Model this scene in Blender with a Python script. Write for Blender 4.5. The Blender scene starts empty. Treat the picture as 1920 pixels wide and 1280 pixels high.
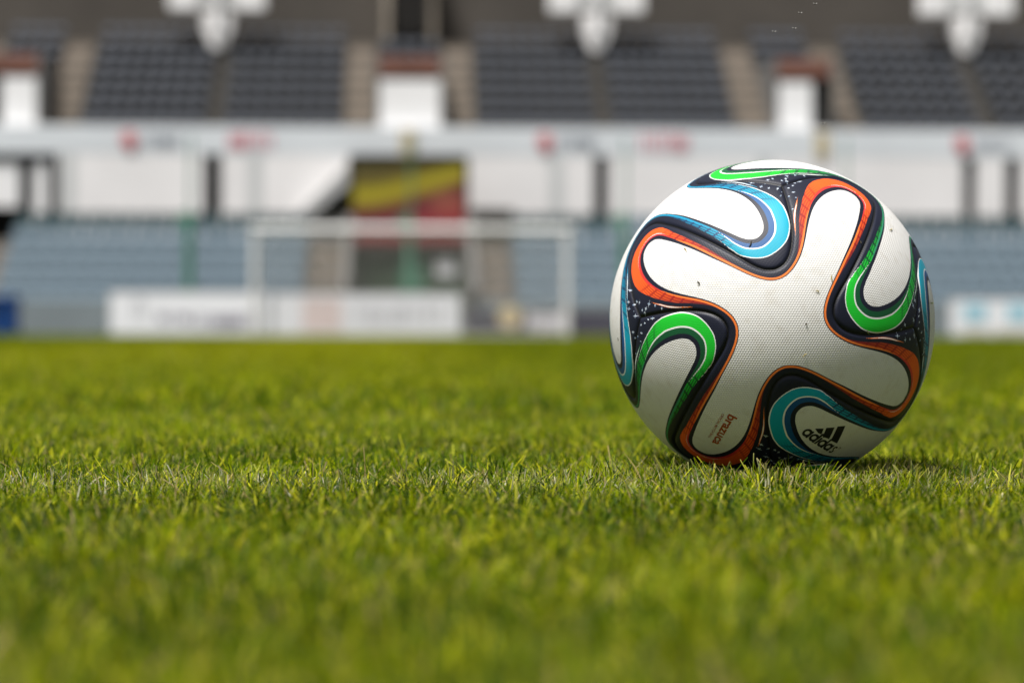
import bpy, math, random
import numpy as np
from mathutils import Vector, Matrix, kdtree
random.seed(7); rng = np.random.default_rng(7)
S = bpy.context.scene; COL = S.collection
R_ = math.radians

# ------------------------------------------------------------------ camera
FPX = 4332.0
cam_d = bpy.data.cameras.new('camera'); cam = bpy.data.objects.new('camera', cam_d); COL.objects.link(cam)
cam_d.sensor_width = 36.0; cam_d.lens = 36.0*FPX/1920.0
cam_d.clip_start = 0.05; cam_d.clip_end = 2000
CAMPOS = Vector((0, 0, .104))
CM = (Matrix.Rotation(-math.atan(192/FPX), 3, 'Z') @ Matrix.Rotation(math.pi/2-math.atan(18/FPX), 3, 'X') @ Matrix.Rotation(R_(.1), 3, 'Z'))
cam.matrix_world = Matrix.Translation(CAMPOS) @ CM.to_4x4()
cam_d.dof.use_dof = True; cam_d.dof.focus_distance = 1.475; cam_d.dof.aperture_fstop = 5.3; cam_d.dof.aperture_blades = 9
S.camera = cam
def at(u, v, Y):                       # the point of the pixel ray that lies Y metres up the pitch
    d = CM @ Vector(((u-960)/FPX, -(v-640)/FPX, -1))
    return CAMPOS + d*(Y/d.y)
def ax(u, Y): return at(u, 622, Y).x
def az(v, Y): return at(768, v, Y).z

# ------------------------------------------------------------------ world, sun
SUN_EL, SUN_AZ = 69, 224               # azimuth: degrees clockwise from +Y (up the pitch)
W = bpy.data.worlds.new('World'); S.world = W; W.use_nodes = True
nt = W.node_tree; bg = nt.nodes['Background']
sky = nt.nodes.new('ShaderNodeTexSky'); sky.sky_type = 'NISHITA'; sky.sun_disc = False
sky.sun_elevation = R_(SUN_EL); sky.sun_rotation = R_(SUN_AZ); sky.dust_density = 4.0; sky.air_density = 1.0; sky.ozone_density = .6
hs = nt.nodes.new('ShaderNodeHueSaturation'); hs.inputs['Saturation'].default_value = .38
nt.links.new(sky.outputs[0], hs.inputs['Color']); nt.links.new(hs.outputs[0], bg.inputs['Color'])
bg.inputs['Strength'].default_value = .053
sd = bpy.data.lights.new('sun', 'SUN'); sun = bpy.data.objects.new('sun', sd); COL.objects.link(sun)
sd.energy = 4.25; sd.angle = R_(12); sd.color = (1, .97, .92)
a, e = R_(SUN_AZ), R_(SUN_EL)
sv = Vector((math.sin(a)*math.cos(e), math.cos(a)*math.cos(e), math.sin(e)))
sun.rotation_euler = sv.to_track_quat('Z', 'Y').to_euler(); sun.location = (0, 0, 30)
S.view_settings.view_transform = 'Standard'; S.view_settings.look = 'None'; S.view_settings.gamma = 1
S.view_settings.exposure = .66
S.render.engine = 'CYCLES'; S.cycles.use_denoising = True
S.cycles.max_bounces = 8; S.cycles.transparent_max_bounces = 8
try: S.cycles.denoiser = 'OPENIMAGEDENOISE'
except Exception: pass

# ------------------------------------------------------------------ helpers
def link_tree(m): return m.node_tree.nodes, m.node_tree.links
def mat(name, col, rough=.7, var=.12, scale=3.0, bump=0.0, spec=.3, metal=0.0):
    m = bpy.data.materials.new(name); m.use_nodes = True; N, L = link_tree(m); p = N['Principled BSDF']
    p.inputs['Roughness'].default_value = rough; p.inputs['Specular IOR Level'].default_value = spec; p.inputs['Metallic'].default_value = metal
    tc = N.new('ShaderNodeTexCoord'); n = N.new('ShaderNodeTexNoise'); n.inputs['Scale'].default_value = scale; n.inputs['Detail'].default_value = 6
    L.new(tc.outputs['Object'], n.inputs['Vector'])
    r = N.new('ShaderNodeMapRange'); r.inputs['From Min'].default_value = .3; r.inputs['From Max'].default_value = .7
    r.inputs['To Min'].default_value = 1-var; r.inputs['To Max'].default_value = 1+var; L.new(n.outputs['Fac'], r.inputs['Value'])
    mx = N.new('ShaderNodeMix'); mx.data_type = 'RGBA'; mx.blend_type = 'MULTIPLY'; mx.inputs['Factor'].default_value = 1
    mx.inputs['A'].default_value = (*col, 1); L.new(r.outputs[0], mx.inputs['B']); L.new(mx.outputs['Result'], p.inputs['Base Color'])
    if bump:
        b = N.new('ShaderNodeBump'); b.inputs['Strength'].default_value = bump; b.inputs['Distance'].default_value = .02
        L.new(n.outputs['Fac'], b.inputs['Height']); L.new(b.outputs[0], p.inputs['Normal'])
    return m
M = dict(
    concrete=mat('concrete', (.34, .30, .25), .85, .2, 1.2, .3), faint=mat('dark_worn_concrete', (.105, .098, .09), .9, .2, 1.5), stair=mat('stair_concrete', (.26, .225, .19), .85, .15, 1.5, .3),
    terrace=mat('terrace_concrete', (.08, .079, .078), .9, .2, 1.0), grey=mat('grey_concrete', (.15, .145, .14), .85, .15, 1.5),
    lower_terrace=mat('lower_terrace_concrete', (.15, .18, .20), .9, .2, 1.0),
    white=mat('white_paint', (.88, .87, .875), .6, .04, .8), fascia=mat('pale_grey_paint', (.68, .71, .74), .55, .05, .5),
    wall=mat('white_wall_paint', (.82, .80, .80), .7, .05, .6), pil=mat('pale_pilaster_paint', (.56, .57, .57), .7, .05, 1),
    dark=mat('dark_interior', (.022, .021, .014), .9, .2, 2), black=mat('black_void_shade', (.012, .011, .01), .9, .2, 2),
    brown=mat('brown_concrete', (.080, .071, .062), .9, .15, .5), stairgrey=mat('pale_grey_stair_paint', (.45, .45, .45), .8, .1, 2), red=mat('brick_red_paint', (.18, .082, .06), .8, .2, 2),
    frontwall=mat('blue_grey_wall_paint', (.20, .245, .265), .75, .12, .8), goal=mat('white_goal_paint', (.72, .715, .705), .35, .03, 4, 0, .5),
    net=mat('white_net_cord', (.62, .61, .60), .8, .05, 10), green=mat('green_post_paint', (.06, .21, .13), .45, .15, 3, 0, .5),
    board=mat('white_board_vinyl', (.91, .915, .96), .4, .03, 1), mark=mat('violet_grey_print', (.17, .15, .21), .5, .1, 8),
    pinkprint=mat('pale_pink_print', (.80, .66, .64), .5, .08, 2), navyboard=mat('dark_slate_board', (.075, .075, .10), .5, .15, 1),
    cream=mat('cream_print', (.66, .55, .33), .5, .2, 3), skyprint=mat('pale_blue_print', (.36, .62, .74), .5, .12, 3),
    blue=mat('blue_plastic', (.010, .05, .19), .4, .1, 2), signred=mat('red_sign_paint', (.52, .13, .14), .5, .1, 5),
    signpink=mat('pink_red_print', (.64, .30, .33), .5, .15, 5), signgrey=mat('grey_print', (.27, .29, .33), .5, .1, 5),
    plaque=mat('beige_sign_paint', (.50, .42, .26), .6, .1, 4), track=mat('red_brown_track', (.11, .075, .05), .9, .2, 1.5),
    frame=mat('aluminium_frame', (.55, .55, .56), .35, .05, 4, 0, .5, .6),
    seat_blue=mat('blue_grey_seat_plastic', (.152, .200, .238), .75, .12, 1.3, 0, .2), seat_dark=mat('dark_grey_seat_plastic', (.055, .061, .075), .7, .15, 1.3, 0, .2),
    insect=mat('insect_body', (.02, .018, .015), .5, .1, 200), wing=mat('insect_wing', (.35, .34, .32), .3, .1, 200),
    gatedark=mat('dark_green_gate_paint', (.028, .062, .026), .7, .25, 2), )
def tag(o, label=None, cat=None, group=None, kind=None):
    if label: o['label'] = label
    if cat: o['category'] = cat
    if group: o['group'] = group
    if kind: o['kind'] = kind
    return o
def thing(name, loc, label, cat, group=None):
    o = bpy.data.objects.new(name, None); COL.objects.link(o); o.location = loc; o.empty_display_size = .1
    tag(o, label, cat, group); return o
class MB:                                # collects simple shapes into one mesh
    def __init__(s): s.v = []; s.f = []
    def box(s, x0, x1, y0, y1, z0, z1):
        b = len(s.v); s.v += [(x, y, z) for z in (z0, z1) for y in (y0, y1) for x in (x0, x1)]
        s.f += [tuple(b+i for i in q) for q in ((0, 2, 3, 1), (4, 5, 7, 6), (0, 1, 5, 4), (2, 6, 7, 3), (0, 4, 6, 2), (1, 3, 7, 5))]
        return s
    def prism(s, pts, y0, y1):           # polygon in xz, extruded along y
        b = len(s.v); n = len(pts)
        s.v += [(x, y0, z) for x, z in pts] + [(x, y1, z) for x, z in pts]
        s.f += [tuple(range(b, b+n)), tuple(range(b+2*n-1, b+n-1, -1))]
        s.f += [(b+i, b+n+i, b+n+(i+1) % n, b+(i+1) % n) for i in range(n)]
        return s
    def tube(s, p, q, r, n=8, r2=None):
        p, q = Vector(p), Vector(q); d = (q-p).normalized(); u = d.orthogonal().normalized(); w = d.cross(u); b = len(s.v); r2 = r if r2 is None else r2
        for c, rr in ((p, r), (q, r2)):
            for k in range(n):
                t = 2*math.pi*k/n; s.v.append(tuple(c+u*rr*math.cos(t)+w*rr*math.sin(t)))
        s.f += [(b+k, b+(k+1) % n, b+n+(k+1) % n, b+n+k) for k in range(n)]
        s.f += [tuple(b+k for k in range(n-1, -1, -1)), tuple(b+n+k for k in range(n))]
        return s
    def disc(s, cx, cz, r, y0, y1, n=24): return s.prism([(cx+r*math.cos(2*math.pi*k/n), cz+r*math.sin(2*math.pi*k/n)) for k in range(n)], y0, y1)
    def build(s, name, m, parent=None, bevel=0, smooth=False):
        me = bpy.data.meshes.new(name); me.from_pydata(s.v, [], s.f); me.validate(); me.materials.append(m)
        o = bpy.data.objects.new(name, me); COL.objects.link(o)
        if parent is not None:
            o.parent = parent; l = parent
            off = Vector((0, 0, 0))
            while l is not None: off += l.location; l = l.parent
            for v in me.vertices: v.co -= off
        if bevel:
            b = o.modifiers.new('bevel', 'BEVEL'); b.width = bevel; b.segments = 2; b.limit_method = 'ANGLE'
        if smooth: me.polygons.foreach_set('use_smooth', [True]*len(me.polygons))
        return o

# ================================================================== THE BALL
BR = .11
BC = Vector((.2456763, 1.56414341, .11092423))
BF = Matrix(((.67925606, .72779228, -.09449659), (-.0586805, -.07448786, -.99549393), (-.73155164, .68174039, -.00788912)))
WHITE = np.array([[-.1948,.158],[-.2251,.1182],[-.265,.0879],[-.309,.0643],[-.355,.0449],[-.4019,.0282],[-.4491,.0122],[-.496,-.0046],[-.5428,-.0217],[-.5899,-.038],[-.6371,-.0539],[-.6842,-.0701],[-.7311,-.087],[-.7776,-.1049],[-.8241,-.1231],[-.8702,-.142],[-.916,-.1621],[-.9615,-.183],[-1.006,-.2061],[-1.0448,-.2401],[-1.0627,-.2938],[-1.0426,-.3513],[-.9987,-.3879],[-.9484,-.4071],[-.8972,-.4182],[-.8459,-.4228],[-.7951,-.4208],[-.7455,-.413],[-.6974,-.3997],[-.651,-.3817],[-.6065,-.3598],[-.5635,-.3349],[-.5217,-.3083],[-.4803,-.2808],[-.4387,-.2538],[-.396,-.2286],[-.3513,-.207],[-.3045,-.1905],[-.2558,-.1803],[-.2059,-.1801]])
SEAM = np.array([[-.6755,.6755],[-.632,.6464],[-.5888,.617],[-.5458,.5872],[-.5035,.5567],[-.4619,.5251],[-.4212,.4924],[-.3818,.4583],[-.3442,.4223],[-.3092,.3839],[-.2781,.3421],[-.254,.2961],[-.2429,.2452],[-.2535,.1941],[-.2863,.1532],[-.3311,.1258],[-.3805,.1081],[-.4312,.0952],[-.4821,.0829],[-.5328,.0697],[-.5834,.0562],[-.634,.0426],[-.6846,.0289],[-.7351,.0148],[-.7854,0],[-.8356,-.0152],[-.8858,-.0306],[-.9358,-.0463],[-.9857,-.0627],[-1.0354,-.0801],[-1.0849,-.0979],[-1.1344,-.1156],[-1.1834,-.135],[-1.23,-.1616],[-1.2698,-.2016],[-1.2931,-.2599],[-1.289,-.3292],[-1.2606,-.3934],[-1.2191,-.4464],[-1.1711,-.4899],[-1.1198,-.526],[-1.0665,-.5564],[-1.0121,-.5823],[-.9568,-.6044],[-.901,-.6233],[-.8449,-.6394],[-.7886,-.6532],[-.7321,-.6652]])
def ae2sph(P):
    th = np.hypot(P[:, 0], P[:, 1]); k = np.where(th > 1e-9, np.sin(th)/np.maximum(th, 1e-9), 1)
    return np.stack([P[:, 0]*k, P[:, 1]*k, np.cos(th)], 1)
def zrot(P, k):
    c, s = math.cos(k*math.pi/2), math.sin(k*math.pi/2); x, y = P[:, 0], P[:, 1]
    return np.stack([c*x-s*y, s*x+c*y]+([P[:, 2]] if P.shape[1] > 2 else []), 1)
def dense_closed(P, n):
    A_, B_, C_, D_ = np.roll(P, 1, 0), P, np.roll(P, -1, 0), np.roll(P, -2, 0); o = []
    for t in np.arange(n)/n:
        o.append(.5*(2*B_+(C_-A_)*t+(2*A_-5*B_+4*C_-D_)*t*t+(3*B_-A_-3*C_+D_)*t**3))
    return np.stack(o, 1).reshape(-1, P.shape[1])
NW, NS = 12, 12
wc = dense_closed(np.vstack([zrot(WHITE, k) for k in range(4)]), NW); wc = ae2sph(wc)            # 160*NW points
sc_raw = np.vstack([zrot(SEAM, k) for k in range(4)])
sc = []
for k in range(4):                                                                              # open splines, sharp at the four corners
    P = np.vstack([zrot(SEAM, k), zrot(SEAM[:1], k+1)]); Q = np.vstack([2*P[0]-P[1], P, 2*P[-1]-P[-2]])
    for i in range(len(P)-1):
        p0, p1, p2, p3 = Q[i:i+4]
        for t in np.arange(NS)/NS: sc.append(.5*(2*p1+(p2-p0)*t+(2*p0-5*p1+4*p2-p3)*t*t+(3*p1-p0-3*p2+p3)*t**3))
sc = ae2sph(np.array(sc))
lam = lambda P: P[:, :2]*np.sqrt(2/(1+P[:, 2]))[:, None]
def ilam(q):
    r2 = (q**2).sum(1); z = 1-r2/2; return np.stack([q[:, 0]*np.sqrt(1-r2/4), q[:, 1]*np.sqrt(1-r2/4), z], 1)
def inside(pts, poly):
    x, y = pts[:, 0], pts[:, 1]; r = np.zeros(len(pts), bool); j = len(poly)-1
    for i in range(len(poly)):
        (xi, yi), (xj, yj) = poly[i], poly[j]
        if yi != yj:
            c = (yi > y) != (yj > y); r ^= c & (x < (xj-xi)*(y-yi)/(yj-yi)+xi)
        j = i
    return r
def nearest(P, C):
    kd = kdtree.KDTree(len(C))
    for i, c in enumerate(C): kd.insert(c, i)
    kd.balance(); return np.array([kd.find(p)[1] for p in P])
def tangent_frame(C):
    t = np.roll(C, -1, 0)-np.roll(C, 1, 0); t /= np.linalg.norm(t, axis=1)[:, None]; return t, np.cross(C, t)
def signed(P, C, j, ins):
    t, n = tangent_frame(C); d = P-C[j]; along = (d*t[j]).sum(1); perp = np.abs((d*n[j]).sum(1)); full = np.linalg.norm(d, axis=1)
    dist = np.where(full < .02, perp, full); return dist*BR*1000*np.where(ins, -1, 1), along
STEP = .00475
g = np.arange(-1.30, 1.30, STEP); ng = len(g)
GX, GY = np.meshgrid(g, g, indexing='xy'); G = np.stack([GX.ravel(), GY.ravel()], 1)
ctr = np.stack([(GX[:-1, :-1]+STEP/2).ravel(), (GY[:-1, :-1]+STEP/2).ravel()], 1)
sl = lam(sc); wl = lam(wc)
qin = inside(ctr, sl[::2]).reshape(ng-1, ng-1)
jj, ii = np.nonzero(qin); v00 = jj*ng+ii
quads = np.stack([v00, v00+1, v00+1+ng, v00+ng], 1)
used = np.unique(quads); remap = -np.ones(ng*ng, int); remap[used] = np.arange(len(used)); quads = remap[quads]
PV = G[used]
cnt = np.bincount(quads.ravel(), minlength=len(used)); bnd = cnt < 4
P3 = ilam(PV)
js = nearest(P3, sc); 
# boundary vertices go onto the seam (a hair beyond, so that neighbouring panels meet)
ctr3 = P3*1.0; P3[bnd] = sc[js[bnd]]
_, nrm = tangent_frame(sc)
sgn = np.sign(((sc*0+np.array([0, 0, 1.]))*nrm).sum(1)); 
PVb = lam(P3)
insw = inside(PVb, wl[::2]); jw = nearest(P3, wc)
E_, along = signed(P3, wc, jw, insw)
U = (jw/NW) % 40
ds, _ = signed(P3, sc, nearest(P3, sc), np.ones(len(P3), bool)); ds = np.abs(ds); ds[bnd] = 0
def key(u, pts):
    x = np.array([p[0] for p in pts], float); y = np.array([p[1] for p in pts], float); return np.interp(u, x, y)
K_OUT = [(0,1.9),(4,1.9),(6,2.4),(8,3.6),(10,4.8),(12,5.6),(14,6.5),(16,7.8),(18,10.2),(19,12.4),(20,15),(21,16.3),(22,16.8),(24,16.6),(25,15.6),(26,13.6),(27,11.6),(29,8.8),(31,7.2),(33,4.9),(35,3.2),(36.5,2.2),(38.5,1.9),(40,1.9)]
K_IN = [(0,.55),(6,.65),(10,1.3),(14,1.9),(18,2.7),(20,3.2),(24,3.2),(27,2.4),(30,1.7),(34,.9),(40,.55)]
K_MID = [(0,0),(14.5,0),(16,1.2),(18,2.8),(20,4.4),(24,4.4),(26,3.2),(28,1.3),(29.5,0),(40,0)]
K_SEP = [(0,-.2),(14,-.2),(15,.1),(18,.42),(21,.55),(24,.55),(27,.35),(29.5,.08),(30.3,-.2),(40,-.2)]
K_OL = [(0,-.2),(12,-.2),(16,.1),(19,.32),(22,.42),(25,.4),(29,.2),(33,.05),(35,-.2),(40,-.2)]
K_THIN = [(0,1.35),(8,1.3),(13,1.1),(16,-.3),(27,-.3),(30,.8),(34,1.25),(40,1.35)]
K_TAIL = [(0,1),(4,1),(9,.75),(13,.4),(18,0),(26,0),(29,.25),(33,.7),(37,1),(40,1)]
K_HAT = [(0,0),(5,0),(7,.8),(10,1),(16,.95),(19,0),(24.3,0),(26,.7),(31,1),(35,.7),(37,0),(40,0)]
w_out, w_in = key(U, K_OUT), key(U, K_IN); w_mid = w_in+key(U, K_MID)
att = {}
att['e'] = E_
att['band'] = np.minimum(w_out-E_, E_-w_in)
slim = key(U, [(0,0),(8,0),(14,.7),(20,2.4),(25,2.4),(29,1.1),(34,.2),(40,0)])
att['band2'] = np.minimum(w_out-slim-E_, E_-w_in-.15*slim)
att['inner'] = np.where(key(U, K_MID) > .02, w_mid-E_, -1)
att['sep'] = key(U, K_SEP)-np.abs(E_-w_mid)
att['ol'] = key(U, K_OL)-np.abs(E_-w_out)
att['thin'] = np.minimum(E_-w_in, w_in+key(U, K_THIN)-E_)
att['inner2'] = np.where(key(U, K_MID) > .02, w_in+.55*key(U, K_MID)-E_, -1)
att['sep2'] = key(U, [(0,-.2),(16,-.2),(17,.05),(19,.26),(22,.22),(24.5,-.1),(40,-.2)])-np.abs(E_-w_in-.55*key(U, K_MID))
att['rel'] = np.clip((E_-w_in)/np.maximum(w_out-w_in, .5), 0, 1)
att['tail'] = key(U, K_TAIL); att['hatch'] = key(U, K_HAT)
thick = key(U, [(0,-1),(26.3,-1),(27,-.1),(29,.5),(30.5,.62),(32.5,.3),(34.5,-.05),(35.5,-1),(40,-1)])
att['stroke'] = thick-np.abs(E_-(w_out+key(U, [(0,2),(26,1.3),(30,2.3),(35,1.8),(40,2)])))
att['seam'] = ds
star = np.full(len(P3), -5.0); rs = random.Random(5)
VX = np.array([[-1, 1, 1], [-1, -1, 1], [1, -1, 1], [1, 1, 1]])/math.sqrt(3)
for v in VX:
    near = np.nonzero((P3@v) > math.cos(.26))[0]
    t1 = np.cross(v, [0.3, .2, .9]); t1 /= np.linalg.norm(t1); t2 = np.cross(v, t1)
    loc = np.stack([P3[near]@t1, P3[near]@t2], 1)*BR*1000
    ok = near[(ds[near] > 1.0) & (E_[near] > w_out[near]+3.0) & (E_[near] > 4)]
    okl = np.stack([P3[ok]@t1, P3[ok]@t2], 1)*BR*1000
    placed = []
    for _ in range(900):
        c = okl[rs.randrange(len(okl))]
        if all(np.hypot(*(c-p)) > 3.2 for p in placed): placed.append(c)
        if len(placed) >= 8: break
    for c in placed:
        a0 = rs.uniform(-.25, .25); L1 = rs.choice((.3, .9, 1.4, 1.9, 2.3)); L2 = L1*rs.uniform(.5, .9)
        d = loc-c; p = d[:, 0]*math.cos(a0)+d[:, 1]*math.sin(a0); q = -d[:, 0]*math.sin(a0)+d[:, 1]*math.cos(a0)
        f = np.maximum(.42-np.abs(p)*.22/L1*1.0-np.abs(q)+0*(p), -5)*1.0
        f = np.where(np.abs(p) < L1*1.2, f, -5); h = .42-np.abs(q)*.22/L2-np.abs(p); h = np.where(np.abs(q) < L2*1.2, h, -5)
        k = .42-np.hypot(p, q); star[near] = np.maximum(star[near], np.maximum(np.maximum(f, h), k))
att['star'] = star
prof = -.0011*np.exp(-(ds/1.15)**2)-.00035*np.exp(-(ds/3.2)**2)
pos = P3*(BR+prof[:, None])
me = bpy.data.meshes.new('ball_panel'); nv, nq = len(pos), len(quads)
me.vertices.add(nv); me.vertices.foreach_set('co', pos.astype(np.float32).ravel())
me.loops.add(nq*4); me.loops.foreach_set('vertex_index', quads.astype(np.int32).ravel())
me.polygons.add(nq); me.polygons.foreach_set('loop_start', np.arange(0, nq*4, 4, dtype=np.int32))
me.update(calc_edges=True); me.polygons.foreach_set('use_smooth', np.ones(nq, bool))
for k, d in att.items():
    A_ = me.attributes.new(k, 'FLOAT', 'POINT'); A_.data.foreach_set('value', d.astype(np.float32))
uq = U[quads]; uq = np.where((uq.max(1)-uq.min(1) > 20)[:, None] & (uq < 20), uq+40, uq)
A_ = me.attributes.new('run', 'FLOAT', 'CORNER'); A_.data.foreach_set('value', uq.astype(np.float32).ravel())
A_ = me.attributes.new('flat', 'FLOAT_VECTOR', 'POINT'); A_.data.foreach_set('vector', np.hstack([PVb*BR*1000, np.zeros((nv, 1))]).astype(np.float32).ravel())
me.update()

def panel_material(name, tip, tailc, inner, thin, outline, inner_tail):
    m = bpy.data.materials.new(name); m.use_nodes = True; N, L = link_tree(m); p = N['Principled BSDF']
    A = {}
    def attr(k):
        if k not in A: n = N.new('ShaderNodeAttribute'); n.attribute_name = k; A[k] = n
        return A[k].outputs['Fac']
    def math_(op, a, b=None, c=None):
        n = N.new('ShaderNodeMath'); n.operation = op
        for i, x in enumerate((a, b, c)):
            if x is None: continue
            if isinstance(x, (int, float)): n.inputs[i].default_value = x
            else: L.new(x, n.inputs[i])
        return n.outputs[0]
    def mix(f, a, b, mode='MIX'):
        n = N.new('ShaderNodeMix'); n.data_type = 'RGBA'; n.blend_type = mode
        for s_, x in (('Factor', f), ('A', a), ('B', b)):
            if isinstance(x, tuple): n.inputs[s_].default_value = (*x, 1)
            elif isinstance(x, (int, float)): n.inputs[s_].default_value = x
            else: L.new(x, n.inputs[s_])
        return n.outputs['Result']
    pos_ = lambda k: math_('GREATER_THAN', attr(k), 0.0)
    navy = (.0085, .0105, .024)
    c = mix(math_('LESS_THAN', attr('seam'), .8), navy, (.004, .004, .006))
    sn = N.new('ShaderNodeTexNoise'); sn.inputs['Scale'].default_value = 220
    c = mix(pos_('star'), c, mix(math_('GREATER_THAN', sn.outputs['Fac'], .53), (.56, .60, .66), (.02, .11, .24)))
    c = mix(pos_('stroke'), c, mix(math_('GREATER_THAN', attr('stroke'), .22), thin, (.8, .78, .76)))
    body = mix(attr('tail'), tip, tailc)
    lines = math_('LESS_THAN', math_('FRACT', math_('MULTIPLY', attr('e'), .62)), .36)
    bars = math_('LESS_THAN', math_('FRACT', math_('ADD', math_('MULTIPLY', attr('run'), .72), math_('MULTIPLY', attr('e'), .07))), .23)
    hat = math_('MULTIPLY', math_('MAXIMUM', math_('MULTIPLY', lines, .95), math_('MULTIPLY', bars, .95)), attr('hatch'))
    body = mix(hat, body, inner_tail)
    body = mix(math_('MULTIPLY', math_('POWER', attr('rel'), 1.5), math_('MULTIPLY', attr('tail'), .9)), body, navy)
    bk = 'band' if outline else 'band2'
    c = mix(pos_(bk), c, body)
    c = mix(math_('MULTIPLY', pos_(bk), pos_('inner' if outline else 'inner2')), c, inner)
    c = mix(pos_('thin'), c, thin)
    c = mix(pos_('sep' if outline else 'sep2'), c, (.80, .80, .79))
    if outline: c = mix(pos_('ol'), c, (.78, .79, .78))
    # leather white, faintly soiled
    dn = N.new('ShaderNodeTexNoise'); dn.inputs['Scale'].default_value = 24; dn.inputs['Detail'].default_value = 8
    wcol = mix(math_('MULTIPLY', math_('GREATER_THAN', dn.outputs['Fac'], .0), math_('MULTIPLY', math_('MAXIMUM', math_('SUBTRACT', dn.outputs['Fac'], .52), 0.0), 1.3)), (.715, .705, .69), (.45, .39, .30))
    d2 = N.new('ShaderNodeTexNoise'); d2.inputs['Scale'].default_value = 330; d2.inputs['Detail'].default_value = 1
    wcol = mix(math_('GREATER_THAN', d2.outputs['Fac'], .80), wcol, (.20, .17, .10))
    white = math_('LESS_THAN', attr('e'), 0.0)
    c = mix(white, c, wcol)
    # pimpled grain: hexagonal dots, 1.55 mm pitch
    fl = N.new('ShaderNodeAttribute'); fl.attribute_name = 'flat'; sx = N.new('ShaderNodeSeparateXYZ'); L.new(fl.outputs['Vector'], sx.inputs[0])
    k = 2*math.pi/1.5; s_ = 0
    ws = [math_('COSINE', math_('MULTIPLY', math_('ADD', math_('MULTIPLY', sx.outputs[0], math.cos(t)), math_('MULTIPLY', sx.outputs[1], math.sin(t))), k)) for t in (0.3, .3+2*math.pi/3, .3+4*math.pi/3)]
    h = math_('ADD', math_('ADD', ws[0], ws[1]), ws[2])
    hh = math_('MULTIPLY', h, math_('MULTIPLY_ADD', white, .75, .25))
    b = N.new('ShaderNodeBump'); b.inputs['Strength'].default_value = .36; b.inputs['Distance'].default_value = .00011; L.new(hh, b.inputs['Height'])
    L.new(b.outputs[0], p.inputs['Normal'])
    pit = math_('MULTIPLY', math_('LESS_THAN', h, -.9), math_('MULTIPLY', white, .14))
    c = mix(pit, c, (.45, .42, .37))
    L.new(c, p.inputs['Base Color']); p.inputs['Roughness'].default_value = .5; p.inputs['Specular IOR Level'].default_value = .3
    return m
MO = panel_material('ball_print_orange', (.80, .105, .014), (.33, .014, .007), (.62, .035, .03), (.85, .20, .035), False, (.30, .012, .008))
MG = panel_material('ball_print_green', (.012, .52, .03), (.006, .19, .035), (.006, .085, .03), (.03, .23, .12), True, (.004, .055, .02))
MBl = panel_material('ball_print_blue', (.0, .335, .475), (.0, .13, .30), (.004, .075, .24), (.01, .25, .42), True, (.003, .035, .11))
ball = thing('soccer_ball', (BC.x, BC.y, BC.z-BR), 'white soccer ball with orange, blue and green swirls resting on the grass', 'ball')
BFI = BF
def local_frames():
    Rx = lambda d: Matrix.Rotation(R_(d), 3, 'X'); Ry = lambda d: Matrix.Rotation(R_(d), 3, 'Y')
    return [(Matrix.Identity(3), MO, 'orange trimmed panel facing the camera'), (Rx(180), MO, None), (Ry(-90), MBl, 'blue trimmed upper panel'), (Ry(90), MBl, 'blue trimmed lower panel'),
            (Rx(90), MG, 'green trimmed lower panel'), (Rx(-90), MG, 'green trimmed upper panel')]
panels = []
for Q, m, lab in local_frames():
    o = bpy.data.objects.new('panel', me); COL.objects.link(o); o.parent = ball
    if not me.materials: me.materials.append(MO)
    o.material_slots[0].link = 'OBJECT'; o.material_slots[0].material = m
    o.matrix_local = Matrix.Translation((0, 0, BR)) @ (BF @ Q).to_4x4()
    if lab: o['label'] = lab
    panels.append(o)

# --- lettering on the ball: flat outlines in mm laid onto the sphere
def wrap(name, tris_v, tris_f, A_, X_, Y_, m, parent, sub=True):
    A_, X_, Y_ = Vector(A_), Vector(X_), Vector(Y_); vs = []
    for x, y in tris_v:
        d = (A_*110+X_*x+Y_*y).normalized(); vs.append(BF @ (d*(BR+.00012)))
    me_ = bpy.data.meshes.new(name); me_.from_pydata([tuple(v) for v in vs], [], tris_f); me_.materials.append(m)
    me_.polygons.foreach_set('use_smooth', [True]*len(me_.polygons))
    o = bpy.data.objects.new(name, me_); COL.objects.link(o); o.parent = parent
    o.matrix_parent_inverse = parent.matrix_basis.inverted() @ Matrix.Translation((0, 0, BR))
    return o
class Flat:
    def __init__(s): s.v = []; s.f = []
    def poly(s, P): b = len(s.v); s.v += list(P); s.f.append(tuple(range(b, b+len(P))))
    def quadgrid(s, P, n=6):
        a, b_, c, d = [np.array(p, float) for p in P]
        P_ = lambda u, w: tuple((a+(b_-a)*u)*(1-w)+(d+(c-d)*u)*w)
        for i in range(n):
            for j in range(n): s.poly([P_(i/n, j/n), P_((i+1)/n, j/n), P_((i+1)/n, (j+1)/n), P_(i/n, (j+1)/n)])
    def arc(s, cx, cy, r0, r1, a0, a1, n=28):
        for i in range(n):
            p, q = R_(a0+(a1-a0)*i/n), R_(a0+(a1-a0)*(i+1)/n)
            s.poly([(cx+r0*math.cos(p), cy+r0*math.sin(p)), (cx+r1*math.cos(p), cy+r1*math.sin(p)), (cx+r1*math.cos(q), cy+r1*math.sin(q)), (cx+r0*math.cos(q), cy+r0*math.sin(q))])
    def rect(s, x0, x1, y0, y1): s.quadgrid([(x0, y0), (x1, y0), (x1, y1), (x0, y1)], 2)
print_black = mat('black_ball_print', (.008, .008, .012), .45, .1, 300, 0, .4)
print_rust = mat('rust_red_ball_print', (.34, .065, .015), .5, .1, 300)
F = Flat()
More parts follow.
